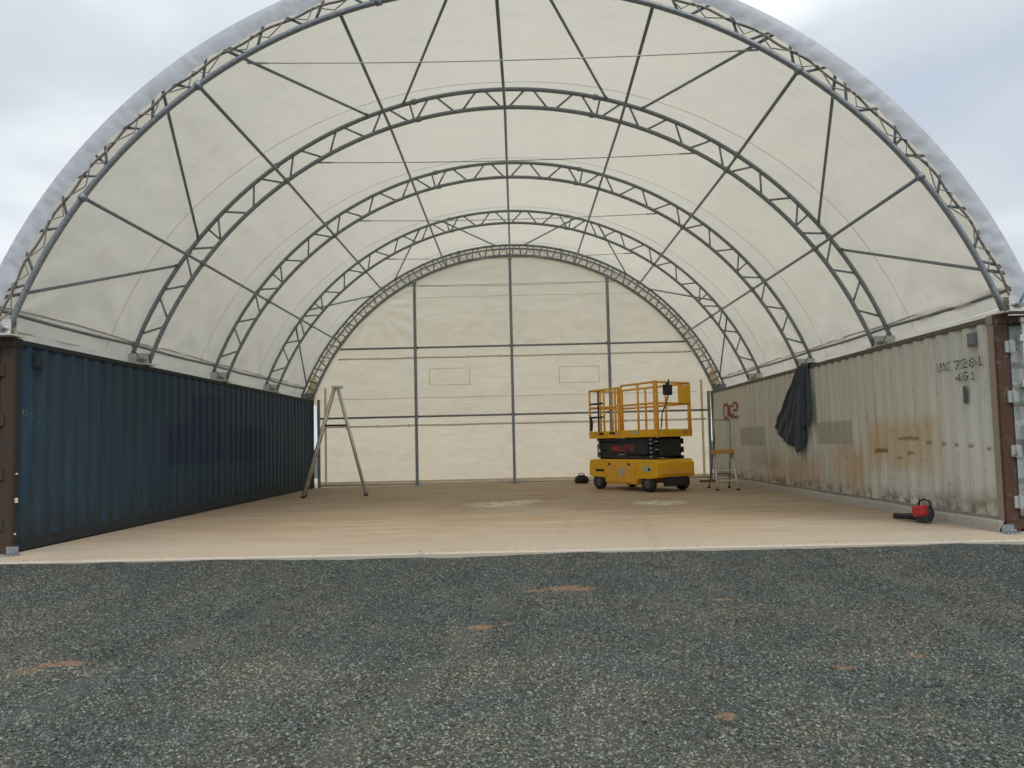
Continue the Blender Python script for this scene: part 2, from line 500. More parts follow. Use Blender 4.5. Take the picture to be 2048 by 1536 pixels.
def gravel_tint(t, X):
    """large patches of the gravel's colour, shared by sheet and stones"""
    big = t.noise(0.75, 5, 0.65)
    rut = t.noise(1.0, 5, 0.6, t.mapv((1.6, 0.35, 1), (2, 2, 2)), 0.5)
    mid = t.noise(1.9, 5, 0.6, t.mapv((1, 1, 1), (5, 5, 5)))
    c = t.mix(t.ramp(big, 0.38, 0.62), (0.84, 0.92, 0.85), (1.14, 1.05, 0.91))
    c = t.mix(t.math('MULTIPLY', t.ramp(rut, 0.42, 0.60), 0.65), c, (0.70, 0.74, 0.69))
    c = t.mix(t.math('MULTIPLY', t.ramp(mid, 0.50, 0.70), 0.6), c, (1.32, 1.17, 0.90))
    # compacted darker strip by the slab
    c = t.mix(t.math('MULTIPLY', t.ramp(X[1], -3.3, -1.3), 0.30), c, (0.74, 0.76, 0.77))
    clay = None
    for (cx, cy, rx, ry) in [(-2.62, -4.18, 0.17, 0.06), (-2.75, -4.3, 0.09, 0.06), (0.50, -2.40, 0.22, 0.12), (0.2, -2.48, .12, .05), (0.96, -5.14, 0.05, 0.05),
                             (1.78, -4.51, 0.06, 0.05), (-0.21, -3.55, 0.09, 0.07), (2.25, -4.35, 0.05, 0.04), (1.6, -2.9, .08, .05), (-0.02, -3.5, 0.05, 0.05)]:
        dx = t.math('DIVIDE', t.math('SUBTRACT', X[0], cx), rx)
        dy = t.math('DIVIDE', t.math('SUBTRACT', X[1], cy), ry)
        d = t.math('ADD', t.math('POWER', t.math('ABSOLUTE', dx), 2.0), t.math('POWER', t.math('ABSOLUTE', dy), 2.0))
        k = t.ramp(d, 1.3, 0.3)
        clay = k if clay is None else t.math('MAXIMUM', clay, k)
    clay = t.math('MULTIPLY', clay, t.ramp(t.noise(14, 5, 0.7), 0.30, 0.60))
    return c, clay


def mat_gravel_sheet():
    t = NT('crushed_stone_ground')
    X = t.xyz()
    tint, clay = gravel_tint(t, X)
    v = t.n('ShaderNodeTexVoronoi'); v.inputs['Scale'].default_value = 62
    t.l(t.pos, v.inputs['Vector'])
    sp = t.n('ShaderNodeSeparateColor'); t.l(v.outputs['Color'], sp.inputs[0])
    c = t.mix(t.math('POWER', sp.outputs[0], 1.6), (0.055, 0.060, 0.056), (0.145, 0.152, 0.142))
    c = t.mix(t.ramp(v.outputs['Distance'], 0.35, 0.65), c, (0.055, 0.055, 0.050))
    c = t.mix(1.0, c, tint, 'MULTIPLY')
    c = t.mix(t.math('MULTIPLY', clay, .85), c, (0.28, 0.155, 0.09))
    nm = t.bump(t.math('SUBTRACT', 1.0, v.outputs['Distance']), 0.9, 0.012, t.bump(t.noise(9, 4, .6), 0.4, 0.02))
    return t.done(c, 0.85, 0, nm, 0.3)


def mat_stones():
    t = NT('crushed_stone')
    X = t.xyz()
    tint, clay = gravel_tint(t, X)
    at = t.n('ShaderNodeVertexColor'); at.layer_name = 'shade'
    c = t.mix(1.0, at.outputs['Color'], tint, 'MULTIPLY')
    c = t.mix(t.math('MULTIPLY', clay, 0.65), c, (0.33, 0.18, 0.10))
    return t.done(c, 0.8, 0, None, 0.35)
SLAB = mat_slab()
KERB = simple('pale_kerb_concrete', (0.40, 0.365, 0.315), 0.85, 0, 0.22, 5, (0.22, 0.165, 0.12), 0.6)
GRAVEL = mat_gravel_sheet()
STONE = mat_stones()

# ------------------------------------------------------------------ ground and slab
GZ = -0.05


def gzf(x, y):
    """height of the gravel: slight undulation, wheel ruts, a drift against the floor's edge"""
    z = GZ + 0.012 * np.sin(1.3 * x + 0.7 * y) * np.cos(0.9 * y - 0.4 * x) + 0.030 * np.clip((-x - 3.5) / 3, 0, 1)
    z = z + 0.006 * np.sin(5.1 * x + 1.9 * y) * np.sin(4.3 * y - 1.1 * x)
    for c in (-1.9, -0.1, 3.1):
        z = z - 0.014 * np.exp(-((x - c - 0.25 * (y + 3)) / 0.16) ** 2) * np.clip((-1.0 - y) / 1.5, 0, 1)
    d = np.clip((y + 1.15) / 0.5, 0, 1)
    z = z + d * d * (0.016 + 0.008 * np.sin(2.3 * x) * np.sin(0.9 * x + 1) + 0.003 * np.sin(11 * x))
    return z


g = MB()
xs = np.concatenate([[-400, -120, -40], np.linspace(-16, 16, 161), [40, 120, 400]])
ys = np.concatenate([[-300, -80, -25], np.linspace(-12, -0.45, 110), [6, 16, 40, 120, 500]])
vs = []
for y in ys:
    for x in xs:
        z = float(gzf(np.array(x), np.array(y))) if (-12 < y < -0.5 and abs(x) < 16) else GZ - .03
        vs.append((x, y, z))
nx = len(xs)
fs = [(j * nx + i, j * nx + i + 1, (j + 1) * nx + i + 1, (j + 1) * nx + i) for j in range(len(ys) - 1) for i in range(nx - 1)]
g.add(vs, fs, True)
ground = g.build('ground', GRAVEL); ground['kind'] = 'structure'



sl = MB()
r_s = random.Random(11)
top = []; xs_ = [-9.2 + 18.4 * i / 230 for i in range(231)]
off = [0.006 * math.sin(x * 2.1) + 0.004 * math.sin(x * 7.3) + (r_s.uniform(-.004, .004)) - (0.02 if r_s.random() < .03 else 0) for x in xs_]
for x, o_ in zip(xs_, off):
    y = -0.65 - o_
    top += [(x, 18.5, 0.0), (x, y + .012, 0.0), (x, y, -.010), (x, y, -.25)]  # slab carries on unseen behind the end wall, added to bounce light onto it
sl.add(top, [(4 * i + k + 4, 4 * i + k, 4 * i + k + 1, 4 * i + k + 5) for i in range(230) for k in range(3)])
slab = sl.build('floor', SLAB); slab['kind'] = 'structure'
kb = MB()
vs = []
for i in range(121):
    y = .03 + 12.09 * i / 120
    w_ = 5.762 + .006 * math.sin(y * 3.1) + .003 * math.sin(y * 13); h_ = .125 + .006 * math.sin(y * 2.3 + 1)
    vs += [(5.833, y, h_), (w_ + .02, y, h_), (w_, y, h_ - .02), (w_ - .012, y, .001)]
kb.add(vs, [(4 * i + k, 4 * i + k + 1, 4 * i + k + 5, 4 * i + k + 4) for i in range(120) for k in range(3)] + [(0, 3, 2, 1), (480, 481, 482, 483)])
kerb = kb.build('kerb', KERB); kerb['kind'] = 'structure'


def make_stones():
    R = np.random.RandomState(3)
    P = []
    for (y0, y1, hw0, hw1, dens, s0, s1) in [(-6.9, -5.2, 1.8, 2.7, 6800, .005, .0115), (-5.2, -3.6, 2.7, 3.9, 4800, .0055, .012),
                                             (-3.6, -2.0, 3.9, 5.1, 3000, .0065, .013), (-2.0, -0.68, 5.1, 6.1, 1900, .007, .015)]:
        hw = hw1 + 0.15
        cnt = int((y1 - y0) * 2 * hw * dens)
        x = R.uniform(-hw, hw, cnt); y = R.uniform(y0, y1, cnt)
        s = s0 + (s1 - s0) * R.rand(cnt) ** 1.7
        P.append(np.stack([x, y, s], 1))
    # a few bigger stones
    k = 420                                    # strays kicked onto the floor's edge
    P.append(np.stack([R.uniform(-6, 6, k), -0.64 + np.abs(R.normal(0, .16, k)), R.uniform(.004, .008, k)], 1))
    k = 700
    P.append(np.stack([R.uniform(-5, 5, k), R.uniform(-6.5, -0.8, k), R.uniform(.011, .018, k)], 1))
    P = np.concatenate(P)
    N = len(P)
    base = np.array([(1, 0, 0), (-1, 0, 0), (0, 1, 0), (0, -1, 0), (0, 0, 1), (0, 0, -1)], float)
    tri = np.array([(0, 2, 4), (2, 1, 4), (1, 3, 4), (3, 0, 4), (2, 0, 5), (1, 2, 5), (3, 1, 5), (0, 3, 5)])
    V = base[None] * R.uniform(0.6, 1.25, (N, 6, 1)) + R.uniform(-.28, .28, (N, 6, 3))
    V *= np.stack([np.ones(N), R.uniform(.6, 1, N), R.uniform(.45, .8, N)], 1)[:, None, :]
    a = R.uniform(0, 2 * np.pi, N); b = R.uniform(-.5, .5, N)
    ca, sa, cb, sb = np.cos(a), np.sin(a), np.cos(b), np.sin(b)
    x, y, z = V[..., 0], V[..., 1], V[..., 2]
    x, z = x * cb[:, None] + z * sb[:, None], -x * sb[:, None] + z * cb[:, None]
    x, y = x * ca[:, None] - y * sa[:, None], x * sa[:, None] + y * ca[:, None]
    V = np.stack([x, y, z], -1) * P[:, 2][:, None, None]
    gx, gy = P[:, 0], P[:, 1]
    gzv = np.where(gy > -0.64, 0.0, gzf(gx, gy))
    V += np.stack([gx, gy, gzv + P[:, 2] * 0.15], 1)[:, None, :]
    co = V.reshape(-1, 3)
    F = (tri[None] + (np.arange(N) * 6)[:, None, None]).reshape(-1)
    me = bpy.data.meshes.new('gravel')
    me.vertices.add(len(co)); me.vertices.foreach_set('co', co.ravel().astype(np.float32))
    me.loops.add(len(F)); me.loops.foreach_set('vertex_index', F.astype(np.int32))
    nf = len(F) // 3
    me.polygons.add(nf)
    me.polygons.foreach_set('loop_start', (np.arange(nf) * 3).astype(np.int32))
    me.polygons.foreach_set('loop_total', np.full(nf, 3, np.int32))
    me.polygons.foreach_set('use_smooth', np.zeros(nf, bool))
    me.update(calc_edges=True)
    ca_ = me.color_attributes.new('shade', 'FLOAT_COLOR', 'POINT')
    v = (0.048 + 0.20 * R.rand(N) ** 2.2) * np.where(P[:, 1] < -4.2, 1.08, 0.90)
    tint = np.stack([R.normal(0.95, .05, N), R.normal(1.02, .03, N), R.normal(0.94, .06, N)], 1)
    warm = R.rand(N) < 0.07
    tint[warm] = [1.25, 1.0, .72]
    col = np.clip(v[:, None] * tint, 0.01, .8)
    C = np.concatenate([np.repeat(col, 6, 0), np.ones((N * 6, 1))], 1).astype(np.float32)
    ca_.data.foreach_set('color', C.ravel())
    me.materials.append(STONE)
    o = bpy.data.objects.new('gravel', me); COL.objects.link(o)
    o['kind'] = 'stuff'; o['label'] = 'loose grey crushed stone spread in front of the concrete floor'; o['category'] = 'gravel'
make_stones()

# ------------------------------------------------------------------ shelter
ZC, RI, RO, RF = 0.46, 6.355, 6.665, 6.735
BAY = 12.19 / 4
TB = 70.0                                      # springing angle


def arc(theta, R, y):
    a = rad(theta)
    dx = -0.06 * max(0.0, 1 - y / 3.05)            # the front truss stands a little to the left
    return (R * math.sin(a) + dx, y, ZC + (R * math.cos(a)))


shelter = thing('fabric_shelter', 'white arched fabric shelter on steel trusses spanning between the two containers', 'shelter', (0, 0, 0))


def make_arch(y, end=False):
    t = [(-TB + 2 * TB * i / 84) for i in range(85)]
    oc = MB().tube([arc(a, RO, y) for a in t], 0.034, 10)
    for a in (-53, -35.3, -13.2, 13.2, 35.3, 53):          # flanged joints
        oc.tube([arc(a - .35, RO, y), arc(a + .35, RO, y)], 0.047, 10)
    root = oc.build('arch_truss', GALV, shelter)
    ic = MB().tube([arc(a, RI, y) for a in t], 0.034, 10)
    for a in (-53, -35.3, -13.2, 13.2, 35.3, 53):
        ic.tube([arc(a - .35, RI, y), arc(a + .35, RI, y)], 0.047, 10)
    ic.build('inner_chord', GALV, root)
    w = MB()
    step = 7.05 if not end else 3.6
    k = 0
    while k * step < TB - 1:
        for s in (-1, 1):
            lo0, hi, lo1 = k * step, (k + .5) * step, (k + 1) * step
            g_ = 0.55
            w.tube([arc(s * (lo0 + g_), RI, y), arc(s * (hi - g_), RO, y)], 0.018, 6)
            if lo1 < TB:
                w.tube([arc(s * (hi + g_), RO, y), arc(s * (lo1 - g_), RI, y)], 0.018, 6)
        k += 1
    for a in (13.9, 48.6):
        for s in (-1, 1):
            w.tube([arc(s * a, RI, y), arc(s * a, RO, y)], 0.017, 6)
    w.build('lattice_web', GALV, root)
    for s in (-1, 1):
        p = MB()
        xc = s * 6.12
        p.box((xc - .21, y - .12, 2.602), (xc + .21, y + .12, 2.622))
        p.box((xc - .17, y - .055, 2.622), (xc + .17, y - .045, 2.80))
        p.box((xc - .17, y + .045, 2.622), (xc + .17, y + .055, 2.80))
        p.tube([(xc - s * .12, y - .08, 2.70), (xc - s * .12, y + .08, 2.70)], .018, 8)
        p.tube([(xc + s * .10, y - .08, 2.72), (xc + s * .10, y + .08, 2.72)], .018, 8)
        for bx in (-.17, .17):
            p.tube([(xc + bx, y - .09, 2.622), (xc + bx, y - .09, 2.645)], .016, 6)
        p.build('foot_plate', ALU if not end else GALV, root)
    return root


for i in range(5):
    make_arch(i * BAY if i else -0.05, i == 4)
# curved frame of the end wall beside the last truss
ef = MB()
t_ = [(-TB + 2 * TB * i / 84) for i in range(85)]
ef.tube([arc(a, RI + .02, 12.19 + .17) for a in t_], 0.028, 8)
ef.tube([arc(a, RO - .06, 12.19 + .17) for a in t_], 0.022, 8)
ef.build('end_wall_frame', GALV, shelter)
lc = MB()
pts = []
for k in range(0, 120):
    a = -69 + k * 138 / 119
    pts.append(arc(a, RI + .03 if k % 2 else RO - .09, 12.19 + (.12 if k % 2 else .18)))
lc.tube(pts, 0.009, 5)
lc.build('lacing_rope', ROPE, shelter)

# purlins
for a in (-53, -35.3, -17.65, 0, 17.65, 35.3, 53):
    p = MB()
    p.tube([arc(a, RI, -0.05), arc(a, RI, 3.05), arc(a, RI, 12.19)], 0.024, 8)
    p.build('purlin', GALV, shelter)
# diagonal braces in the first and last bay
for (y0, y1) in ((-0.05, BAY), (4 * BAY, 3 * BAY)):
    for s in (-1, 1):
        for (a0, a1) in ((3.6, 14.9), (31.4, 20.0), (38.3, 50.6), (67.0, 55.2)):
            p = MB()
            A = Vector(arc(s * a0, RO, y0)); B = Vector(arc(s * a1, RO, y1))
            d = (B - A).normalized()
            p.tube([A, B], 0.021, 8)
            p.tube([A - d * .0, A + d * .09], 0.03, 8)
            p.tube([B - d * .09, B], 0.03, 8)
            p.build('brace', GALV, shelter)
# horizontal tie cables
for i in range(5):
    z = 5.97
    x = math.sqrt(RI ** 2 - (z - ZC) ** 2)
    c = MB()
    n = 30
    c.tube([(-x + 2 * x * k / n, i * BAY + .05, z - 0.05 * (1 - (2 * k / n - 1) ** 2)) for k in range(n + 1)], 0.0085, 6)
    for s in (-1, 1):
        c.tube([(s * x, i * BAY + .05, z), (s * (x - .25), i * BAY + .05, z - .008)], 0.015, 6)
    c.build('tie_cable', CABLE, shelter)
# eave pipes
for s in (-1, 1):
    p = MB()
    n = 60
    p.tube([(s * 6.20, -0.05 + 12.3 * k / n, 2.945 - 0.018 * math.sin(math.pi * ((12.3 * k / n) % BAY) / BAY)) for k in range(n + 1)], 0.024, 8)
    p.build('eave_pipe', GALV, shelter)


# fabric cover
def make_roof():
    na, ny = 210, 180
    vs = []
    rows = []
    for j in range(ny + 1):
        y = -0.115 + (12.42 + 0.115) * j / ny
        rows.append(y)
    for y in rows:
        ph = (y % BAY) / BAY if 0 <= y <= 12.19 else 0
        sag = math.sin(math.pi * ph) if 0 <= y <= 12.19 else 0
        for i in range(na + 1):
            a = -TB + 2 * TB * i / na
            R = RF + 0.0 - 0.035 * sag - (0.012 if y < -.1 else 0)
            low = max(0, (abs(a) - 52) / 18)
            # loose wrinkles running diagonally up from the eave
            R += low * 0.030 * math.sin(5.0 * y + 0.30 * (abs(a) - 70) * (1 if ph < .5 else -1) * 1.6) * sag
            R += 0.008 * math.sin(0.21 * a + 1.7 * y) * sag + 0.004 * math.sin(1.3 * a + 0.8 * y) * sag
            if abs(a) > 46 and 0 < y < 12.19:
                q = (70 - abs(a)) / 24.0
                for f0 in (math.floor(y / BAY) * BAY, (math.floor(y / BAY) + 1) * BAY):
                    dy = abs(y - f0) / BAY
                    an = math.atan2(q, dy + 1e-3)
                    rr = math.hypot(q, dy)
                    R += 0.022 * math.exp(-(rr / .45) ** 2) * min(1, rr * 5) * math.sin(an * 15 + i * 0.0 + f0)
            vs.append(arc(a, R, y))
    fs = []
    w = na + 1
    for j in range(ny):
        for i in range(na):
            fs.append((j * w + i, (j + 1) * w + i, (j + 1) * w + i + 1, j * w + i + 1))
    m_ = MB().add(vs, fs, True)
    # valance below the springing, down past the container's roof edge
    for s in (-1, 1):
        vv = []
        for j, y in enumerate(rows):
            for k in range(6):
                z = ZC + RF * math.cos(rad(TB)) - k * 0.034
                x = RF * math.sin(rad(TB)) + 0.012 * k + 0.006 * math.sin(y * 7 + k)
                vv.append((s * x, y, z))
        ff = []
        for j in range(ny):
            for k in range(5):
                ff.append((j * 6 + k, (j + 1) * 6 + k, (j + 1) * 6 + k + 1, j * 6 + k + 1))
        m_.add(vv, ff, True)
    return m_.build('roof_cover', FAB, shelter)


roof = make_roof()
for i in range(1, 5):
    p = MB()
    pts = []
    for k in range(141):
        a = -TB + k
        y = i * BAY - 0.13 - 0.52 * min(1, abs(a) / 50) ** 1.3
        ph = (y % BAY) / BAY
        pts.append(arc(a, RF - 0.035 * math.sin(math.pi * ph) - 0.012, y))
    p.tube(pts, 0.0035, 5)
    p.build('weld_seam', SEAM, roof)
# edge flap wrapped round the front (and rear) outer chord
fl = MB()
na = 420
vs = []
K = 7
for i in range(na + 1):
    a = -TB + 2 * TB * i / na
    sc_ = abs(math.sin(math.pi * (a + .8) / 7.05 * 1.0))
    low = 6.475 + 0.050 * sc_ ** 0.7 + 0.006 * math.sin(a * 1.9)
    for k in range(K + 1):
        u = k / K
        R = RF - .012 + (low - RF + .012) * u
        y = -0.115 + 0.01 * u - 0.012 * math.sin(math.pi * u) + 0.006 * u * math.sin(a * 2.7 + u * 4) + 0.003 * math.sin(a * 4.1 + 2 * math.sin(a * .7)) * math.sin(a * .33)
        vs.append(arc(a, R, y))
fs = [(i * (K + 1) + k, i * (K + 1) + k + 1, (i + 1) * (K + 1) + k + 1, (i + 1) * (K + 1) + k) for i in range(na) for k in range(K)]
fl.add(vs, fs, True)
fl.build('edge_flap', FLAP, roof)
lr = MB()
pts = []
k = 0
a = -69.5
while a < 69.5:
    pts.append(arc(a, RI + .03 if k % 2 else 6.49, -0.09 if k % 2 else -0.118))
    a += 1.9 + 0.9 * math.sin(k * 1.7)
    k += 1
lr.tube(pts, 0.008, 5)
lr.build('edge_lacing', ROPE, roof)
hb = MB()
hb.tube([arc(-TB + 2 * TB * i / 160, 6.485 + .014 * math.sin(i * .9), -0.085) for i in range(161)], 0.016, 6)
hb.build('edge_tube', simple('brown_edge_tube', (0.24, 0.20, 0.175), 0.7), roof)
# hem of the side fabric held on the eave pipe
for s in (-1, 1):
    p = MB()
    pts = []
    for k in range(121):
        y = 12.2 * k / 120
        ph = (y % BAY) / BAY
        pts.append((s * 6.215, y, 2.985 + 0.035 * math.sin(math.pi * ph)))
    p.tube(pts, 0.014, 6)
    p.build('eave_hem', SEAM, roof)
    # ratchets and straps at the feet
    for i in range(5):
        q = MB()
        y = i * BAY
        q.box((s * 6.02, y - .16, 2.66), (s * 6.10, y - .10, 2.70))
        q.tube([(s * 6.05, y - .13, 2.69), (s * 6.19, y - .13, 2.94)], 0.012, 6)
        q.tube([(s * 6.01, y - .17, 2.69), (s * 6.01, y - .09, 2.69)], .014, 8)
        q.build('strap_ratchet', GALV, roof)


# end wall
def make_endwall():
    nx_, nz_ = 180, 110
    vs = []
    Y = 12.33
    for i in range(nx_ + 1):
        x = -6.24 + 12.48 * i / nx_
        zt = ZC + math.sqrt(max(0.01, 6.70 ** 2 - x * x))
        zb = 0.02 if abs(x) < 5.86 else 2.45
        for j in range(nz_ + 1):
            z = zb + (zt - zb) * j / nz_
            d = 0.006 * math.sin(2.1 * x + 1.3 * z) + 0.004 * math.sin(5.1 * x - 0.9 * z)
            # creases fanning from the upper left post
            dx, dz = x + 4.1, z - 5.4
            rr = math.hypot(dx, dz)
            if rr > 0.05:
                an = math.atan2(dz, dx)
                d += 0.020 * math.exp(-(rr / 1.5) ** 2) * math.sin(an * 16) * min(1, rr)
            dx, dz = x - 3.5, z - 0.1
            rr = math.hypot(dx, dz)
            d += 0.014 * math.exp(-(rr / 1.4) ** 2) * math.sin(5 * dx + 2 * math.atan2(dz + 1, dx) * 6)
            d += 0.010 * math.sin(9 * x + 0.6 * math.sin(3 * z)) * math.exp(-((z - 0.9) / 0.8) ** 2)
            # shallow bulge between the rails
            d += 0.03 * abs(math.sin(math.pi * z / 2.05))
            vs.append((x, Y + d, z))
    fs = []
    w = nz_ + 1
    for i in range(nx_):
        for j in range(nz_):
            fs.append((i * w + j, (i + 1) * w + j, (i + 1) * w + j + 1, i * w + j + 1))
    return MB().add(vs, fs, True).build('end_wall', WALLFAB, shelter)


wall = make_endwall()


def wall_tube(name, p0, p1, r, mat, y=12.29, dashes=False, flat=None, z_w=0.006):
    m_ = MB()
    n = 40
    P0, P1 = Vector((p0[0], y, p0[1])), Vector((p1[0], y, p1[1]))
    pts = []
    for k in range(n + 1):
        p = P0.lerp(P1, k / n)
        p.z += z_w * math.sin(k * .8) if p0[1] == p1[1] else 0
        pts.append(p)
    m_.tube(pts, r, 6, flat=flat)
    return m_.build(name, mat, wall)


wall_tube('strap_pocket', (-5.2, 3.80), (5.35, 3.80), 0.024, HEM, flat=.5)
wall_tube('strap_pocket', (-5.72, 1.78), (5.72, 1.78), 0.026, HEM, flat=.5)
wall_tube('wall_seam', (-5.5, 2.60), (5.5, 2.60), 0.007, SEAM, 12.30)
wall_tube('wall_seam', (-2.9, 5.98), (3.0, 5.98), 0.008, SEAM, 12.30)
wall_tube('wall_seam', (-3.6, 5.62), (3.8, 5.62), 0.005, SEAM, 12.31)
wall_tube('side_hem', (-5.60, 0.05), (-5.60, 2.95), 0.035, HEM, 12.28, flat=.4)
wall_tube('side_hem', (5.60, 0.05), (5.60, 2.95), 0.035, HEM, 12.28, flat=.4)
for z in (3.80, 1.78):                               # straps crossing the pockets
    x = -5.0
    while x < 5.2:
        MB().box((x, 12.262, z - .045), (x + .07, 12.270, z + .045)).build('strap_loop', PALESTRAP, wall)
        x += 0.92
for (x0, x1, z0, z1) in ((-2.48, -1.28, 2.97, 3.46), (1.39, 2.57, 2.95, 3.43)):   # vent pockets
    m_ = MB()
    yv = 12.275
    fr = MB()
    for (a, b) in (((x0, z0), (x1, z0)), ((x0, z0), (x0, z1)), ((x1, z0), (x1, z1)), ((x0, z1), (x1, z1))):
        fr.tube([(a[0], yv - .008, a[1]), (b[0], yv - .008, b[1])], 0.008, 6)
    fr.build('vent_frame', WALLFAB, wall)
# bottom pipe of the end wall
bp = MB()
bp.tube([(-5.78, 12.20, 0.075), (-0.05, 12.20, 0.06)], 0.030, 10)
bp.tube([(0.05, 12.20, 0.065), (5.75, 12.20, 0.085)], 0.030, 10)
bp.build('bottom_pipe', WHITEPIPE, wall)
bs = MB()
bs.box((-5.8, 12.235, 0.02), (5.8, 12.26, 0.16))
bs.build('bottom_hem', HEM, wall, bevel=.005)
# posts and rails
for x in (-2.87, -0.01, 2.87):
    p = MB()
    zt = ZC + math.sqrt(RI ** 2 - x * x) + (0.0)
    p.box((x - .042, 12.065, 0.012), (x + .042, 12.145, zt))
    p.box((x - .11, 12.02, 0.0), (x + .11, 12.19, 0.012))
    p.box((x - .06, 12.055, zt - .16), (x + .06, 12.155, zt - .02))
    p.build('wall_post', GALV, shelter, bevel=.004)
for (z, x0, x1) in ((4.09, -5.12, 5.22), (2.04, -5.78, 5.78)):
    p = MB()
    p.tube([(x0, 12.175, z), (x1, 12.175, z)], 0.030, 8)
    for xx in (-2.87, -0.01, 2.87):
        p.box((xx - .06, 12.149, z - .045), (xx + .06, 12.205, z + .045))
    p.build('wall_rail', GALV, shelter)
# upright end posts beside the containers
for s in (-1, 1):
    p = MB()
    p.box((s * 5.79, 12.07, 0.01), (s * 5.72, 12.15, 2.60))
    p.box((s * 5.83, 12.04, 0.0), (s * 5.66, 12.19, 0.01))
    p.build('wall_post', GALV, shelter, bevel=.004)
    # loose fabric gathered in the top corner
    q = MB()
    for k in range(5):
        q.tube([(s * (5.95 + .03 * k), 12.26, 2.65), (s * (5.80 + .06 * k), 12.20 + .02 * k, 2.95 + .05 * k), (s * (5.92 + .05 * k), 12.26, 3.35)], [.014, .026, .008], 6)
    q.build('gathered_fabric', WALLFAB, wall)

# ------------------------------------------------------------------ containers
PITCH = 0.278


def corr(y):
    """depth of the corrugation at y: 0 on the outer ridge, 0.036 in the valley"""
    u = (y % PITCH) / PITCH
    if u < .26: return 0.0
    if u < .50: return 0.036 * (u - .26) / .24
    if u < .76: return 0.036
    return 0.036 * (1 - (u - .76) / .24)


def corr_wall(x, s, y0, y1, z0, z1, dent=True):
    """s = direction (in x) that the wall faces"""
    ys_ = [y0]
    k = math.floor(y0 / PITCH)
    while k * PITCH < y1:
        for u in (0, .26, .50, .76):
            y = (k + u) * PITCH
            if y0 < y < y1:
                ys_.append(y)
        k += 1
    ys_.append(y1)
    nz_ = 22
    vs = []
    r = random.Random(int(x * 10) + 50)
    dn = [(r.uniform(y0, y1), r.uniform(.3, 2.3), r.uniform(.2, .55), r.uniform(-.012, .022)) for _ in range(26)]
    for y in ys_:
        for j in range(nz_ + 1):
            z = z0 + (z1 - z0) * j / nz_
            d = corr(y)
            if dent:
                for (dy, dz, dr, da) in dn:
                    q = ((y - dy) ** 2 + (z - dz) ** 2) / dr ** 2
                    if q < 4:
                        d += da * math.exp(-q * 1.5)
            vs.append((x - s * d, y, z))
    w = nz_ + 1
    fs = []
    for i in range(len(ys_) - 1):
        for j in range(nz_):
            fs.append((i * w + j, (i + 1) * w + j, (i + 1) * w + j + 1, i * w + j + 1))
    return MB().add(vs, fs, False)


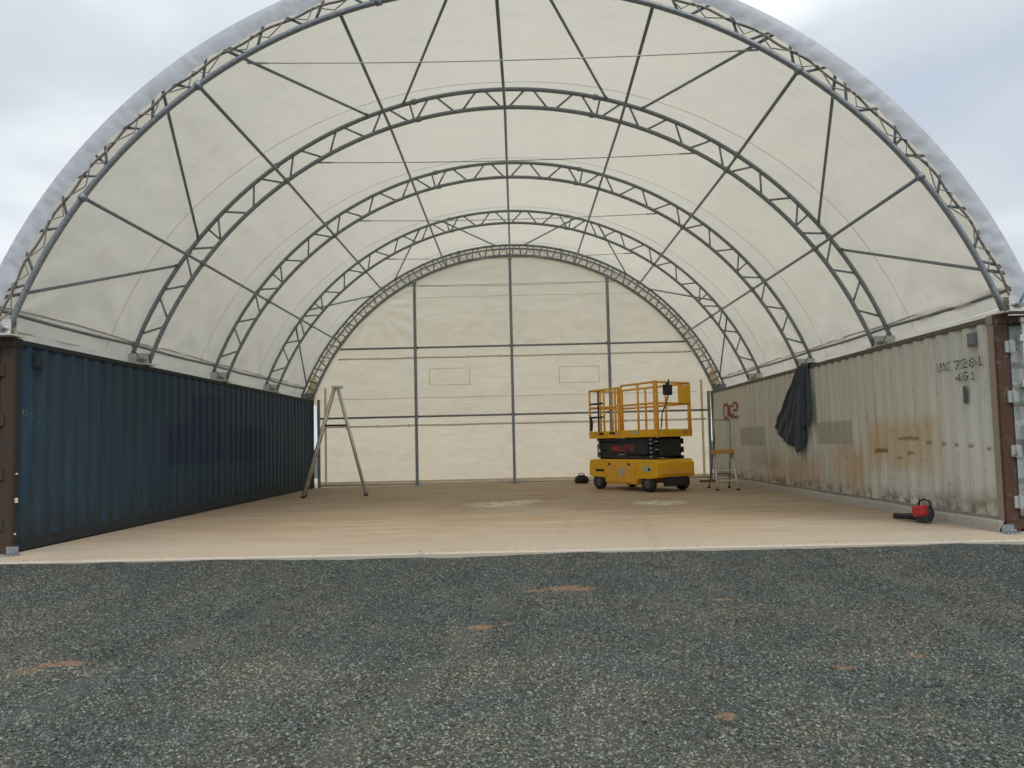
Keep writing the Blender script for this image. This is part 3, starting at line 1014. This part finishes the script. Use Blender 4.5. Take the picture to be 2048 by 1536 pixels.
def make_container(label, xi, s, WALL, RAIL, TOP, POST, DOOR, LOCK):
    """xi: x of the face towards the shelter; s = +1 if that face looks to +x. The container extends away from it."""
    root = thing('shipping_container', label, 'shipping container', (xi - s * 1.219, 6.1, 0))
    Lc, Wc, Hc = 12.19, 2.438, 2.6
    X = lambda d: xi - s * d                       # d metres outwards from the face
    def part(m_, name, mat, par=None, bevel=0):
        o = m_.build(name, mat, par or root, bevel=bevel)
        if par is None:
            o.matrix_parent_inverse = Matrix.Translation((-root.location[0], -root.location[1], 0))
        return o
    part(corr_wall(X(.012), s, .16, Lc - .15, .165, Hc - .075), 'side_wall', WALL)
    part(corr_wall(X(Wc - .012), -s, .16, Lc - .15, .165, Hc - .075), 'side_wall', WALL)
    for d0, d1 in ((0.0, .07), (Wc - .07, Wc)):
        part(MB().box((X(d0), .16, Hc - .078), (X(d1), Lc - .16, Hc - .012)), 'top_rail', TOP, None, .006)
        b = MB().box((X(d0 - (.004 if d0 == 0 else 0)), .17, .018), (X(d1), Lc - .17, .165))
        part(b, 'bottom_rail', RAIL, None, .006)
    # roof with shallow cross corrugation
    vs = []; n = 88
    for k in range(n + 1):
        y = .05 + (Lc - .10) * k / n
        z = Hc - .030 - (.012 if k % 2 else 0)
        vs += [(X(.05), y, z), (X(Wc - .05), y, z)]
    part(MB().add(vs, [(2 * k, 2 * k + 1, 2 * k + 3, 2 * k + 2) for k in range(n)]), 'roof', TOP)
    # rear wall
    vs = []; n = 32
    for k in range(n + 1):
        d = .14 + (Wc - .28) * k / n
        y = Lc - .04 - (.03 if k % 4 in (1, 2) else 0)
        vs += [(X(d), y, .16), (X(d), y, Hc - .10)]
    part(MB().add(vs, [(2 * k, 2 * k + 2, 2 * k + 3, 2 * k + 1) for k in range(n)]), 'rear_wall', WALL)
    for (y0, y1) in ((0, .16), (Lc - .15, Lc)):
        for d0, d1 in ((0, .15), (Wc - .15, Wc)):
            m_ = MB().box((X(d0 + .003), y0 + .003, .118), (X(d1 - .003), y1 - .003, Hc - .118))
            o_ = part(m_, 'corner_post', POST, None, .008)
            for z0 in (0.0, Hc - .118):
                c_ = MB().box((X(d0 - .004), y0 - .004, z0 + (0.001 if z0 == 0 else 0)), (X(d1 + .012), y1 + .004, z0 + .118))
                co = c_.build('corner_casting', POST, o_, bevel=.006)
                h = MB()
                hd = X(-.005) if d0 == 0 else X(Wc + .005)
                yc, zc = (y0 + y1) / 2, z0 + .06
    # header, sill and rear frame
    part(MB().box((X(.15), .01, Hc - .115), (X(Wc - .15), .14, Hc - .02)), 'door_header', POST, None, .006)
    part(MB().box((X(.15), .01, .03), (X(Wc - .15), .14, .15)), 'door_sill', POST, None, .006)
    part(MB().box((X(.15), Lc - .12, Hc - .115), (X(Wc - .15), Lc - .01, Hc - .02)), 'rear_beam', POST, None, .006)
    part(MB().box((X(.15), Lc - .12, .03), (X(Wc - .15), Lc - .01, .15)), 'rear_beam', POST, None, .006)
    # doors
    for i in range(2):
        d0 = .16 + i * 1.062; d1 = d0 + 1.054
        m_ = MB()
        vs = []
        zz = []
        n = 5
        z0, z1 = .17, Hc - .13
        for k in range(n):
            a = z0 + (z1 - z0) * k / n; b = z0 + (z1 - z0) * (k + 1) / n; q = (b - a)
            zz += [(a, 0), (a + q * .35, 0), (a + q * .5, .028), (a + q * .85, .028)]
        zz.append((z1, 0))
        for (z, dd) in zz:
            vs += [(X(d0), .045 + dd, z), (X(d1), .045 + dd, z)]
        m_.add(vs, [(2 * k, 2 * k + 1, 2 * k + 3, 2 * k + 2) for k in range(len(zz) - 1)])
        dr = part(m_, 'door', DOOR)
        gk = MB()
        for dd in (d0 + .012, d1 - .012):
            gk.box((X(dd - .012), .03, z0), (X(dd + .012), .05, z1))
        gk.box((X(d0), .03, z0 - .012), (X(d1), .05, z0 + .012)).box((X(d0), .03, z1 - .012), (X(d1), .05, z1 + .012))
        gk.build('door_gasket', BLACKRUB, dr)
        for dl in (d0 + (.16 if i == 0 else .22), d1 - (.22 if i == 0 else .16)):
            lb = MB()
            lb.tube([(X(dl), -.005, .06), (X(dl), -.005, Hc - .05)], .017, 10)
            for zc in (.30, 1.05, 1.75, 2.30):
                lb.box((X(dl - .05), -.03, zc - .04), (X(dl + .05), .028, zc + .04))
            for zc in (.09, Hc - .08):
                lb.box((X(dl - .035), -.035, zc - .03), (X(dl + .035), .01, zc + .03))
            lo = lb.build('locking_bar', LOCK, dr, bevel=.004)
            hd = MB()
            sg = 1 if i else -1
            hd.box((X(dl), -.045, 1.22), (X(dl - sg * .42), -.03, 1.26))
            hd.box((X(dl - .02), -.05, 1.20), (X(dl + .02), .0, 1.30))
            hd.build('handle', LOCK, dr, bevel=.004)
        de = d0 - .005 if i == 0 else d1 + .005
        for zc in (.35, .95, 1.6, 2.2):
            hg = MB().box((X(de - .06), -.018, zc - .07), (X(de + .06), .034, zc + .07))
            hg.tube([(X(de), -.02, zc - .08), (X(de), -.02, zc + .08)], .018, 8)
            hg.build('hinge', DOOR, dr, bevel=.004)
    # small vent cover near the door end
    for d, sg in ((-.0, 1),):
        vt = MB()
        vt.box((X(-.022), .36, 2.27), (X(.03), .50, 2.44))
        vt.box((X(-.034), .37, 2.285), (X(-.022), .49, 2.305))
        part(vt, 'air_vent', PLATE if s < 0 else RAIL, None, .006)
    return root


blue = make_container('dark blue corrugated shipping container forming the shelter\'s left side', -5.95, 1, BLUEWALL, BLUERAIL, BLUERAIL, RUSTDARK, DOORBROWN, RUSTDARK)
grey = make_container('rusty pale grey corrugated shipping container forming the shelter\'s right side', 5.84, -1, GREYWALL, GREYRAIL, TOPRAIL, RUSTPOST, DOORGREY, ALU)
blue.rotation_euler.z = rad(-0.35)

# lettering painted on the corrugated walls, each stroke cell laid on the sheet
FONT = {'U': '10001 10001 10001 10001 10001 10001 01110', 'X': '10001 10001 01010 00100 01010 10001 10001', 'C': '01111 10000 10000 10000 10000 10000 01111',
        '7': '11111 00001 00010 00100 00100 01000 01000', '3': '11110 00001 00001 01110 00001 00001 11110', '2': '01110 10001 00001 00110 01000 10000 11111',
        '8': '01110 10001 10001 01110 10001 10001 01110', '6': '00110 01000 10000 11110 10001 10001 01110', '1': '00100 01100 00100 00100 00100 00100 01110',
        '4': '00010 00110 01010 10010 11111 00010 00010', '0': '01110 10001 10001 10001 10001 10001 01110', 'G': '01111 10000 10000 10011 10001 10001 01110',
        'H': '10001 10001 10001 11111 10001 10001 10001', 'A': '01110 10001 10001 11111 10001 10001 10001', 'L': '10000 10000 10000 10000 10000 10000 11111',
        'O': '01110 10001 10001 10001 10001 10001 01110', 'T': '11111 00100 00100 00100 00100 00100 00100', 'E': '11111 10000 10000 11110 10000 10000 11111', ' ': '0 0 0 0 0 0 0'}


def wall_text(txt, x, s, y_left, z_top, h, name, mat, parent, wide=1.0, wear=0.0, seed=1):
    """y_left: y of the text's left edge as read; reads towards -y for a wall facing -x, towards +y for one facing +x"""
    r = random.Random(seed)
    dirn = -1 if s < 0 else 1
    cell = h / 7
    cw = cell * .8 * wide
    yy = y_left
    for ch in txt:
        m_ = MB()
        rows = FONT[ch].split()
        for j, row in enumerate(rows):
            for i, b in enumerate(row):
                if b == '1' and r.random() >= wear:
                    for q in range(4):
                        a = yy + dirn * (i + q / 4) * cw; b2 = yy + dirn * (i + (q + 1) / 4) * cw
                        z1 = z_top - j * cell; z0 = z1 - cell
                        xa = x - s * corr(a) + s * 0.006; xb = x - s * corr(b2) + s * 0.006
                        m_.quad((xa, a, z0), (xb, b2, z0), (xb, b2, z1), (xa, a, z1))
        yy += dirn * cw * (6.2 if ch != ' ' else 3.5)
        if m_.v:
            o = m_.build(name, mat, parent)
            o.matrix_parent_inverse = Matrix.Translation((-parent.location[0], -parent.location[1], 0))


wall_text('UXC 732861', 5.828, -1, 1.16, 2.13, .12, 'code_lettering', STENCIL, grey, 1.15, wear=.03)
wall_text('43G1', 5.828, -1, 0.80, 1.96, .11, 'code_lettering', STENCIL, grey, 1.2, wear=0, seed=3)
wall_text('02', 5.828, -1, 11.05, 2.14, .42, 'spray_marking', REDSPRAY, grey, 2.5, wear=0)
wall_text('UXCU', -5.962, 1, .18, 1.74, .10, 'faded_lettering', GHOST, blue, wear=.45, seed=5)
wall_text('4310 8', -5.962, 1, .18, 1.58, .09, 'faded_lettering', GHOST, blue, wear=.4, seed=6)
lbl = MB()
for k in range(6):
    a = .70 - k * .022; b = a - .022
    xa, xb = 5.828 + corr(a) - .005, 5.828 + corr(b) - .005
    lbl.quad((xa, a, 1.56), (xb, b, 1.56), (xb, b, 1.78), (xa, a, 1.78))
o = lbl.build('label_plate', LABELM, grey)
o.matrix_parent_inverse = Matrix.Translation((-grey.location[0], -grey.location[1], 0))
for (y, z, w_, h_) in ((.085, .95, .03, .018), (.085, .63, .04, .06), (.07, .23, .02, .02)):
    q = MB().box((-5.953, y - w_ / 2, z - h_ / 2), (-5.938, y + w_ / 2, z + h_ / 2))
    o = q.build('reflector', WHITEPIPE, blue, bevel=.003)
    o.matrix_parent_inverse = Matrix.Translation((-blue.location[0], -blue.location[1], 0))

# galvanised floor brackets at the front corners
for (x, lab) in ((-5.93, 'small galvanised anchor bracket at the foot of the blue container'), (5.76, 'small galvanised anchor bracket at the foot of the grey container')):
    t = thing('anchor_bracket', lab, 'bracket', (x, -.06, 0), group='floor anchor brackets')
    m_ = MB().box((-.05, -.13, .001), (.12, -.012, .012))
    m_.box((-.045, -.03, .012), (.10, -.018, .10))
    m_.build('angle_plate', GALV, t, bevel=.003)
    q = MB().tube([(.02, -.08, .012), (.02, -.08, .05)], .012, 8); q.build('anchor_bolt', GALV, t)
    q = MB().tube([(.07, -.08, .012), (.07, -.08, .05)], .012, 8); q.build('anchor_bolt', GALV, t)


# ------------------------------------------------------------------ scissor lift
def make_lift():
    T = thing('scissor_lift', 'yellow scissor lift with black folded scissor stack parked by the end wall', 'scissor lift', (3.05, 8.63, 0), rad(123))
    LX, LY = 1.2, .60
    ch = MB()
    # chassis tub: profile along x, extruded across y
    prof = [(-1.2, .34), (-1.2, .66), (-1.12, .74), (1.12, .74), (1.2, .66), (1.2, .34), (1.0, .30), (.62, .30), (.56, .16), (-.50, .16), (-.56, .30), (-1.0, .30)]
    vs = [(x, -LY, z) for x, z in prof] + [(x, LY, z) for x, z in prof]
    n = len(prof)
    ch.add(vs, [tuple(range(n)), tuple(reversed(range(n, 2 * n)))] + [(i, i + n, (i + 1) % n + n, (i + 1) % n) for i in range(n)])
    body = ch.build('chassis', YELLOW, T, bevel=.02)
    # underside bumper, tray doors
    MB().box((-.48, LY, .20), (.50, LY + .025, .66)).build('side_tray', ORANGE, T, bevel=.012)
    MB().box((-.48, -LY - .025, .20), (.50, -LY, .66)).build('side_tray', ORANGE, T, bevel=.012)
    MB().box((-1.235, -.5, .40), (-1.2, .5, .56)).build('bumper', ORANGE, T, bevel=.01)
    MB().box((-1.215, -.35, .13), (-1.13, .35, .34)).build('axle_guard', DARKMET, T, bevel=.01)
    MB().box((-.16, LY + .026, .36), (.08, LY + .030, .54)).build('decal', STICKER, body)
    for (x, z) in ((-.30, .63), (.40, .63), (-.95, .52)):
        MB().lathe([(0, .012), (.035, .012), (.035, 0)], (x, LY + .024 if abs(x) < .5 else LY, z), (0, 1, 0), 12).build('bolt_cover', BLACKPL, body)
    for sx in (-1, 1):
        for sy in (-1, 1):
            w = MB()
            w.lathe([(.11, -.065), (.185, -.065), (.20, -.045), (.20, .045), (.185, .065), (.11, .065)], (sx * .86, sy * .53, .20), (0, 1, 0), 28)
            wo = w.build('wheel', BLACKRUB, T)
            h = MB()
            h.lathe([(0.0, .05), (.05, .05), (.06, .03), (.10, .03), (.115, .067), (.115, -.05), (0, -.05)], (sx * .86, sy * .53, .20), (0, sy, 0), 20)
            h.build('rim', simple('wheel_rim_paint', (0.12, 0.11, 0.095), .7), wo)
    # scissor stack: folded arms, one above the other, with pins
    st = MB()
    zs = [.80, .90, 1.00, 1.10, 1.20]
    for k, z in enumerate(zs):
        for sy in (-1, 1):
            tilt = Matrix.Rotation(rad(1.6 if k % 2 else -1.6), 3, 'Y')
            st.box((-1.0, sy * .46 - .025, z - .042), (1.0, sy * .46 + .025, z + .042), tilt)
            st.box((-.98, sy * .39 - .025, z - .042), (.98, sy * .39 + .025, z + .042), tilt.inverted())
        st.box((-.9, -.34, z - .03), (-.82, .34, z + .03)).box((.82, -.34, z - .03), (.9, .34, z + .03))
    so = st.build('scissor_arms', DARKMET, T, bevel=.006)
    gd = MB().box((-.82, .492, .86), (.60, .500, 1.13))
    gp = gd.build('arm_cover', DARKMET, so, bevel=.003)
    gd = MB().box((-1.03, -.36, .82), (-1.01, .36, 1.20)); gd.build('end_cover', DARKMET, so, bevel=.003)
    # red lettering on the cover (reads from +y side: +x is to the left there)
    m_ = MB()
    cell = .018; cw = .0165
    xx = .42
    for c_ in 'HAULOTTE':
        m_ = MB()
        for j, row in enumerate(FONT[c_].split()):
            for i, b in enumerate(row):
                if b == '1':
                    x0 = xx - i * cw
                    m_.quad((x0, .5035, 1.065 - j * cell), (x0 - cw, .5035, 1.065 - j * cell), (x0 - cw, .5035, 1.065 - (j + 1) * cell), (x0, .5035, 1.065 - (j + 1) * cell))
        xx -= cw * 6.1
        m_.build('lettering', REDTXT, gp)
    for k, z in enumerate(zs):
        for x in (-.92, .92):
            MB().lathe([(0, .03), (.03, .03), (.03, 0)], (x, .485, z), (0, 1, 0), 10).build('pivot_pin', GALV, so)
    for (x0, x1, z0_, z1_, mt) in ((.62, .80, 1.335, 1.40, BLACKPL), (-.62, -.40, 1.33, 1.41, STICKER), (.2, .4, 1.34, 1.40, BLACKPL)):
        MB().box((x0, .581, z0_), (x1, .585, z1_)).build('decal', mt, T)
    MB().box((-1.2045, -.42, 1.32), (-1.191, -.28, 1.41)).build('decal', ORANGETREAD, T)
    MB().box((.62, LY + .001, .44), (.95, LY + .004, .50)).build('decal', BLACKPL, body)
    MB().box((-1.0, LY + .001, .46), (-.72, LY + .004, .60)).build('decal', STICKER, body)
    hs = MB()
    hs.tube([(.9, .36, .78), (1.08, .40, .95), (.98, .42, 1.1), (1.06, .38, 1.25)], .018, 8); hs.build('hydraulic_hose', BLACKRUB, so)
    cy = MB().tube([(-.7, 0, .84), (.6, .0, 1.12)], .05, 12); cy.build('hydraulic_ram', GALV, so)
    # platform deck and toe board
    dk = MB().box((-1.19, -.58, 1.255), (1.19, .58, 1.305))
    d_ = dk.build('platform_deck', YELLOW, T, bevel=.006)
    tb = MB()
    for (a, b) in (((-1.19, .56), (1.19, .58)), ((-1.19, -.58), (1.19, -.56))):
        tb.box((a[0], a[1], 1.306), (b[0], b[1], 1.43))
    tb.box((-1.19, -.559, 1.306), (-1.17, .559, 1.43)).box((1.17, -.559, 1.306), (1.19, .559, 1.43))
    tb.build('toe_board', YELLOW, d_, bevel=.003)
    # guardrails: each side a frame of square tube
    z0, z1, zm = 1.43, 2.50, 2.02
    h = .026
    def frame(pts, posts, name, mat=ORANGE, top=z1, mid=zm):
        f = MB()
        for a, b in zip(pts[:-1], pts[1:]):
            for z in (top, mid):
                A = Vector((a[0], a[1], z)); B = Vector((b[0], b[1], z))
                f.tube([A, B], h, 8)
        for q in posts:
            f.tube([(q[0], q[1], z0 - .12), (q[0], q[1], top)], h, 8)
        return f.build(name, mat, T)
    frame([(-1.17, .55), (-.02, .55)], [(-1.17, .55), (-.60, .55), (-.02, .55)], 'guardrail')
    frame([(.06, .55), (1.17, .55)], [(.06, .55), (.20, .55), (.62, .55), (1.17, .55)], 'guardrail', ORANGE, 2.46)
    frame([(-1.17, -.55), (.0, -.55), (1.17, -.55)], [(-1.17, -.55), (-.4, -.55), (.3, -.55), (1.17, -.55)], 'guardrail')
    frame([(-1.17, .50), (-1.17, -.50)], [(-1.17, .50), (-1.17, -.50)], 'guardrail')
    frame([(1.17, .50), (1.17, -.50)], [(1.17, .20), (1.17, -.20), (1.17, -.50)], 'guardrail', ORANGE, 2.46)
    # corner post plates (broad folded plate at the near corner)
    MB().box((-1.225, .535, 1.26), (-1.13, .59, 2.53)).build('corner_plate', ORANGE, T, bevel=.005)
    MB().box((.00, .575, 1.30), (.075, .60, 2.48)).build('corner_plate', ORANGE, T, bevel=.005)
    # entry gate with dark chain bars
    gt = MB()
    for z in (1.78, 2.12):
        gt.tube([(.64, .58, z), (1.12, .58, z)], .026, 8)
    gt.tube([(.80, .58, 1.42), (.80, .58, 2.44)], .022, 8)
    gt.build('entry_gate', DARKMET, T)
    gl = MB().tube([(1.05, .62, 1.45), (1.0, .64, 1.65), (1.07, .62, 1.80)], .035, 8); gl.build('hose_loop', BLACKRUB, T)
    # control box hanging on the end rail
    cb = MB().box((-1.29, .12, 2.20), (-1.19, .34, 2.44))
    cb.box((-1.27, .18, 2.44), (-1.23, .28, 2.49))
    c_ = cb.build('control_box', BLACKPL, T, bevel=.012)
    jk = MB().tube([(-1.25, .2, 2.44), (-1.25, .2, 2.56)], .018, 8); jk.build('joystick', BLACKPL, c_)
    cd = MB()
    cd.tube([(-1.23, .2, 2.2), (-1.25, .30, 2.0), (-1.2, .38, 1.8), (-1.19, .42, 1.45)], .014, 6); cd.build('cable', BLACKRUB, c_)
    # yellow document box on the end rail
    MB().box((-1.235, -.50, 2.02), (-1.192, -.14, 2.44)).build('document_box', YELLOW, T, bevel=.008)
    # step ladder at the entry end
    ld = MB()
    for y in (-.18, .18):
        ld.tube([(1.235, y, .30), (1.235, y, 1.25)], .016, 8)
    for z in (.38, .62, .86, 1.10):
        ld.tube([(1.235, -.18, z), (1.235, .18, z)], .014, 8)
    ld.build('ladder', DARKMET, T)
make_lift()


# ------------------------------------------------------------------ tall A-frame ladder
def make_trestle():
    T = thing('trestle_ladder', 'tall aluminium A-frame ladder standing open at the end of the blue container', 'ladder', (-4.33, 8.62, 0), rad(13))
    top = 2.66
    for nm, xb, xt in (('climbing_frame', -.77, -.03), ('support_frame', .69, .04)):
        f = MB()
        for sy in (-1, 1):
            A = Vector((xb, sy * .30, 0.03)); B = Vector((xt, sy * .17, top))
            d = (B - A).normalized()
            # channel-section stile
            ang = Matrix.Rotation(math.atan2(xt - xb, top), 3, 'Y')
            f.tube([A, B], .040, 4)
        fr = f.build(nm, ALU, T)
        nr = 9
        for k in range(1, nr):
            q = k / nr
            x = xb + (xt - xb) * q; z = .03 + (top - .03) * q; w = .30 - .13 * q
            if nm == 'climbing_frame':
                r = MB().box((x - .04, -w, z - .012), (x + .04, w, z + .012))
            else:
                r = MB().tube([(x, -w, z), (x, w, z)], .016, 8)
            r.build('rung', ALU, fr)
        for sy in (-1, 1):
            MB().box((xb - .05, sy * .30 - .035, .0), (xb + .05, sy * .30 + .035, .05)).build('foot', BLACKRUB, fr, bevel=.008)
    MB().box((-.10, -.20, top - .03), (.13, .20, top + .02)).build('top_cap', ALU, T, bevel=.008)
    hk = MB().tube([(.06, .18, top), (.13, .18, top + .05), (.16, .18, top - .02)], .015, 6); hk.build('hook', GALV, T)
    for sy in (-1, 1):
        zb = 1.72
        q = (zb - .03) / (top - .03)
        MB().tube([(-.77 + .74 * q, sy * .215, zb), (.69 - .65 * q, sy * .215, zb)], .016, 8).build('spreader_bar', DARKMET, T)
make_trestle()


# ------------------------------------------------------------------ small step ladder
def make_step():
    T = thing('step_ladder', 'small step ladder with an orange platform standing against the grey container', 'ladder', (4.87, 7.85, 0), rad(-4))
    fr = MB()
    for sx in (-1, 1):
        fr.tube([(sx * .23, -.28, .02), (sx * .20, .10, .90)], .027, 8)
    a = fr.build('front_frame', ALU, T)
    for z in (.22, .45, .68):
        q = z / .90
        MB().box((-.22, -.30 + .38 * q, z - .012), (.22, -.20 + .38 * q, z + .012)).build('step', ALU, a, bevel=.003)
    bk = MB()
    for sx in (-1, 1):
        bk.tube([(sx * .24, .62, .02), (sx * .20, .18, .90), (sx * .19, .12, 1.62)], .016, 8)
    bk.tube([(-.19, .12, 1.62), (.19, .12, 1.62)], .016, 8)
    bk.tube([(-.22, .45, .35), (.22, .45, .35)], .014, 8)
    bk.build('back_frame', GALV, T)
    MB().box((-.235, -.06, .83), (.235, .30, .93)).build('platform', ORANGETREAD, T, bevel=.01)
    for sx in (-1, 1):
        MB().box((sx * .23 - .03, -.31, 0), (sx * .23 + .03, -.25, .04)).build('foot', BLACKRUB, T)
        MB().box((sx * .24 - .03, .59, 0), (sx * .24 + .03, .65, .04)).build('foot', BLACKRUB, T)
make_step()


# ------------------------------------------------------------------ hanging tarp
def make_tarp():
    ns, nv = 110, 60
    key = [(0, 7.02, 1.40), (.12, 6.78, 1.14), (.28, 6.35, 1.04), (.48, 5.80, .80), (.56, 5.66, .98), (.66, 5.52, 1.30), (.80, 5.38, 1.50), (.92, 5.24, 1.38), (1, 5.17, 1.44)]
    def B(s_):
        for (a, b) in zip(key[:-1], key[1:]):
            if a[0] <= s_ <= b[0]:
                u = (s_ - a[0]) / (b[0] - a[0])
                return a[1] + (b[1] - a[1]) * u, a[2] + (b[2] - a[2]) * u
        return key[-1][1:]
    vs = []
    for i in range(ns + 1):
        s_ = i / ns
        by, bz = B(s_)
        ty = 5.70 - .46 * s_
        for j in range(nv + 1):
            v = j / nv
            if v < .12:      # laid over the container's roof edge
                u = v / .12
                p = (5.828 + .30 * (1 - u), ty + .02 * math.sin(s_ * 9), 2.615 + .012 * math.sin(s_ * 25 + u * 3) ** 2)
            else:
                u = (v - .12) / .88
                y = ty + (by - ty) * u ** 1.05
                z = 2.61 + (bz - 2.61) * u
                am = .022 + .075 * u ** .7
                f = math.sin(s_ * 27 + 1.8 * math.sin(2.5 * u)) + .6 * math.sin(s_ * 61 + 3 * u) + .25 * math.sin(s_ * 20 + u * 17) + .2 * math.sin(s_ * 13 - u * 29)
                x = 5.828 - .014 - am * (1.1 + f) * .38 - .02 * math.sin(math.pi * u) * math.sin(math.pi * s_)
                p = (x, y - .07 * u + .012 * math.sin(s_ * 50), z)
            vs.append(p)
    w = nv + 1
    fs = [(i * w + j, (i + 1) * w + j, (i + 1) * w + j + 1, i * w + j + 1) for i in range(ns) for j in range(nv)]
    t = NT('dark_blue_tarp')
    c = t.mix(t.noise(8, 5, .6), (0.024, 0.036, 0.054), (0.058, 0.076, 0.10))
    t.done(c, .55, 0, t.bump(t.noise(14, 4, .6), .4, .02), .4)
    o = MB().add(vs, fs, True).build('tarpaulin', t.m, solid=.004)
    o['label'] = 'dark blue tarpaulin hanging in folds over the grey container wall'; o['category'] = 'tarpaulin'
make_tarp()


# ------------------------------------------------------------------ leaf blower
def make_blower():
    T = thing('leaf_blower', 'red and black leaf blower lying on the concrete beside the grey container', 'leaf blower', (5.50, 1.06, 0), rad(112))
    T.scale = (.86, .86, .86)
    # local +x points along the blow tube
    fh = MB().lathe([(0, -.07), (.06, -.07), (.115, -.05), (.13, 0), (.115, .05), (.06, .065), (0, .065)], (0, 0, .14), (0, 1, 0), 28)
    fh.build('fan_housing', BLACKPL, T)
    en = MB().box((-.09, .02, .09), (.11, .17, .27), Matrix.Rotation(rad(12), 3, 'Y'))
    en.build('engine_cover', REDPL, T, bevel=.035)
    tk = MB().box((-.15, .03, .03), (.05, .16, .12)); tk.build('fuel_tank', DARKMET, T, bevel=.02)
    tb = MB().tube([(.06, -.02, .08), (.20, -.02, .075), (.38, 0, .065), (.54, 0, .06)], [.07, .058, .045, .048], 14)
    tb.build('blow_tube', BLACKPL, T)
    hd = MB().tube([(-.10, 0, .24), (-.08, 0, .33), (.0, 0, .36), (.09, 0, .33), (.12, 0, .22)], .016, 8); hd.build('handle', BLACKPL, T)
    rc = MB().lathe([(0, .02), (.05, .02), (.06, 0)], (0, -.07, .14), (0, -1, 0), 16); rc.build('intake_grille', DARKMET, T)
make_blower()

# ------------------------------------------------------------------ black bag, floor oddments
def make_bag():
    T = thing('tool_bag', 'small black bag on the floor by the end wall, left of the scissor lift', 'bag', (1.90, 11.55, 0), rad(8))
    prof = [(-.17, .01), (-.19, .10), (-.15, .19), (-.06, .235), (.06, .235), (.15, .19), (.19, .10), (.17, .01)]
    n = len(prof); vs = []
    for (y, s_) in ((-.12, .88), (-.09, 1), (.09, 1), (.12, .88)):
        vs += [(x * s_, y, z * (s_ if z > .05 else 1)) for x, z in prof]
    fs = [tuple(range(n)), tuple(reversed(range(3 * n, 4 * n)))]
    for r in range(3):
        for i in range(n):
            j = (i + 1) % n
            fs.append((r * n + i, r * n + n + i, r * n + n + j, r * n + j))
    MB().add(vs, fs, True).build('bag_body', BLACKRUB, T)
    for y in (-.05, .05):
        MB().tube([(-.08, y, .22), (-.06, y * 1.2, .28), (.06, y * 1.2, .28), (.08, y, .22)], .009, 6).build('handle', BLACKPL, T)
make_bag()
for (x, y, a, l_, lab) in ((5.35, 10.9, 12, .55, 'short timber offcut lying at the far end of the grey container'), (4.75, 11.2, 75, .40, 'timber offcut lying behind the small step ladder')):
    m_ = MB().box((-l_ / 2, -.045, .001), (l_ / 2, .045, .055))
    o = m_.build('timber_offcut', TIMBER, bevel=.004)
    o.location = (x, y, 0); o.rotation_euler.z = rad(a)
    o['label'] = lab; o['category'] = 'timber'; o['group'] = 'timber offcuts on the floor'
